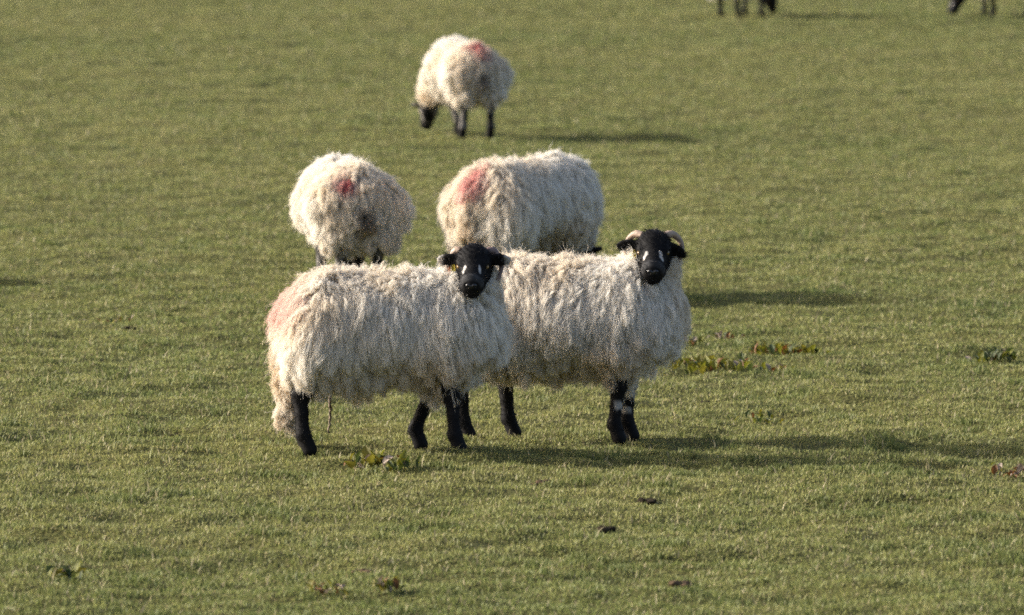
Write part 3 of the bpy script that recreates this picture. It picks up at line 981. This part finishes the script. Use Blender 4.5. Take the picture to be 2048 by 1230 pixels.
WEEDS = [
    ((1425, 742), 0.085, 46, 0.19, (6, 5, 1, 2, 0.5), 'wide yellow-green dock clump on the turf right of the rear horned sheep', 1),
    ((1380, 690), 0.060, 9, 0.07, (3, 2, 1, 2, 2), 'small weed tucked against the chest of the horned sheep', 2),
    ((1450, 678), 0.055, 8, 0.10, (2, 1, 2, 2, 4), 'sparse weed with pale dry leaves behind the dock clump', 3),
    ((1560, 712), 0.090, 26, 0.14, (3, 2, 3, 3, 1), 'rust-brown leafy weed, reddest of the weeds beside the flock', 4),
    ((1618, 706), 0.055, 7, 0.06, (2, 3, 2, 2, 1), 'little yellowish weed at the right end of the rusty one', 5),
    ((1555, 745), 0.065, 7, 0.06, (2, 2, 2, 1, 2), 'thin upright weed just in front of the rusty one', 6),
    ((1990, 722), 0.095, 22, 0.10, (3, 1, 0.6, 5, 0.6), 'dark green weed tuft near the right edge', 7),
    ((1520, 832), 0.055, 8, 0.09, (3, 2, 2, 1, 0), 'small low weed above the long shadow', 8),
    ((740, 946), 0.095, 13, 0.10, (2, 5, 2, 1, 0.6), 'yellow-leaved weed in front of the foremost sheep', 9),
    ((795, 958), 0.070, 12, 0.06, (2, 1, 0.3, 6, 0.4), 'dark leafy tuft at the right foot of the yellow-leaved weed', 10),
    ((655, 1198), 0.060, 9, 0.10, (2, 3, 3, 1, 1.5), 'scattered red and yellow weed at the bottom edge', 11),
    ((770, 1198), 0.080, 10, 0.06, (2, 3, 1.5, 3, 1), 'rounded olive weed at the bottom edge, right of the scattered one', 12),
    ((2030, 945), 0.070, 10, 0.09, (1, 1, 4, 1, 3), 'brownish weed cut by the right edge below the shadow', 13),
    ((130, 1162), 0.085, 8, 0.06, (4, 2, 0.3, 3, 0.4), 'green weed in the bottom left corner', 14),
    ((225, 642), 0.050, 7, 0.12, (1, 0.5, 2, 2, 3), 'faded brown weed in the grass left of the flock', 15),
]
for at_, size, n, spread, mix, label, sd in WEEDS:
    weed(at_, size, n, spread, mix, label, 7000 + sd)

M_CLOD = noise_material('dark_clod', (0.012, 0.010, 0.007), (0.040, 0.031, 0.018), 22, 0.95, spec=0.04, bump=(70, 0.8, 0.01))
M_SOIL = noise_material('brown_clod', (0.045, 0.030, 0.020), (0.11, 0.075, 0.045), 22, 0.95, spec=0.04, bump=(70, 0.8, 0.01))

def clod(at, size, mat, label, seed, name='dung_clod', cat='dung'):
    """a lumpy dropping made of a few pressed pellets, one mesh"""
    r = rng(seed)
    f = Field((-1.3, -1.3, -0.4), (1.3, 1.3, 0.9), 0.09, 0.3)
    for k in range(9):
        c = np.array([r.normal(0, 0.42), r.normal(0, 0.42), r.uniform(0.0, 0.30)])
        f.ell(c, r.uniform(0.22, 0.45, 3), k=0.10)
    v, q = f.surface()
    v = v * (1 + 0.12 * (noise3(v, 5, seed) - 0.5)[:, None])
    gx, gy = ground_at(*at)
    o = mesh_np(name, v * np.array(size) * np.array([1.0, 1.0, 0.65]), q, mat)
    o.location = (gx, gy, float(ground_h(gx, gy)) + 0.002)
    o.rotation_euler = (0, 0, r.uniform(-0.6, 0.6))
    tag(o, label, cat, 'dark clods in the turf')
    return o

CLODS = [
    ((126, 838), (0.055, 0.06, 0.045), M_SOIL, 'flat brown clod on the open turf at far left'),
    ((353, 876), (0.026, 0.03, 0.040), M_CLOD, 'small blackish clod left of the front sheep'),
    ((346, 929), (0.016, 0.02, 0.022), M_CLOD, 'tiny dark dropping below the small blackish clod'),
    ((1402, 802), (0.055, 0.06, 0.045), M_CLOD, 'dark dropping right of the horned sheep'),
    ((1606, 866), (0.024, 0.03, 0.026), M_CLOD, 'little dark dropping on the upper edge of the long shadow'),
    ((1205, 1070), (0.045, 0.06, 0.045), M_CLOD, 'dark clod in the foreground turf below the flock'),
    ((1298, 1012), (0.050, 0.06, 0.040), M_CLOD, 'dark clod between the shadow and the foreground clod'),
    ((1355, 1162), (0.060, 0.06, 0.040), M_SOIL, 'brown clod nearest the bottom edge'),
    ((1090, 968), (0.050, 0.06, 0.035), M_SOIL, 'brownish clod under the front sheep shadow'),
    ((258, 660), (0.040, 0.05, 0.035), M_CLOD, 'grey-dark clod left of the flock beside faded weed'),
    ((730, 1138), (0.040, 0.05, 0.030), M_SOIL, 'brown clod above the bottom edge weeds'),
]
for i, (at_, size, mat, label) in enumerate(CLODS):
    clod(at_, size, mat, label, 8000 + i)

def build_stalk():
    gx, gy = ground_at(660, 905)
    root = sheep[0].location
    top = np.array([gx, gy, 0.26]); 
    path = spline([top + [0.004, 0.02, 0.0], top + [0.000, 0.0, -0.06], top + [0.002, 0.0, -0.11], top + [-0.008, 0.0, -0.185]], 22)
    r = rng(77)
    path = path + r.normal(0, 0.0012, path.shape)
    rad = np.full(22, 0.0070) * (1 - 0.45 * np.linspace(0, 1, 22)) * (1 + 0.3 * (np.arange(22) % 6 == 3))
    v, q = tube(path - top, rad, 8)
    o = mesh_np('dry_stalk', v, q, noise_material('dry_stalk', (0.07, 0.05, 0.035), (0.24, 0.19, 0.14), 60, 0.8))
    o.location = top
    tag(o, 'thin dry stalk dangling from the belly wool of the front sheep', 'stalk')
build_stalk()
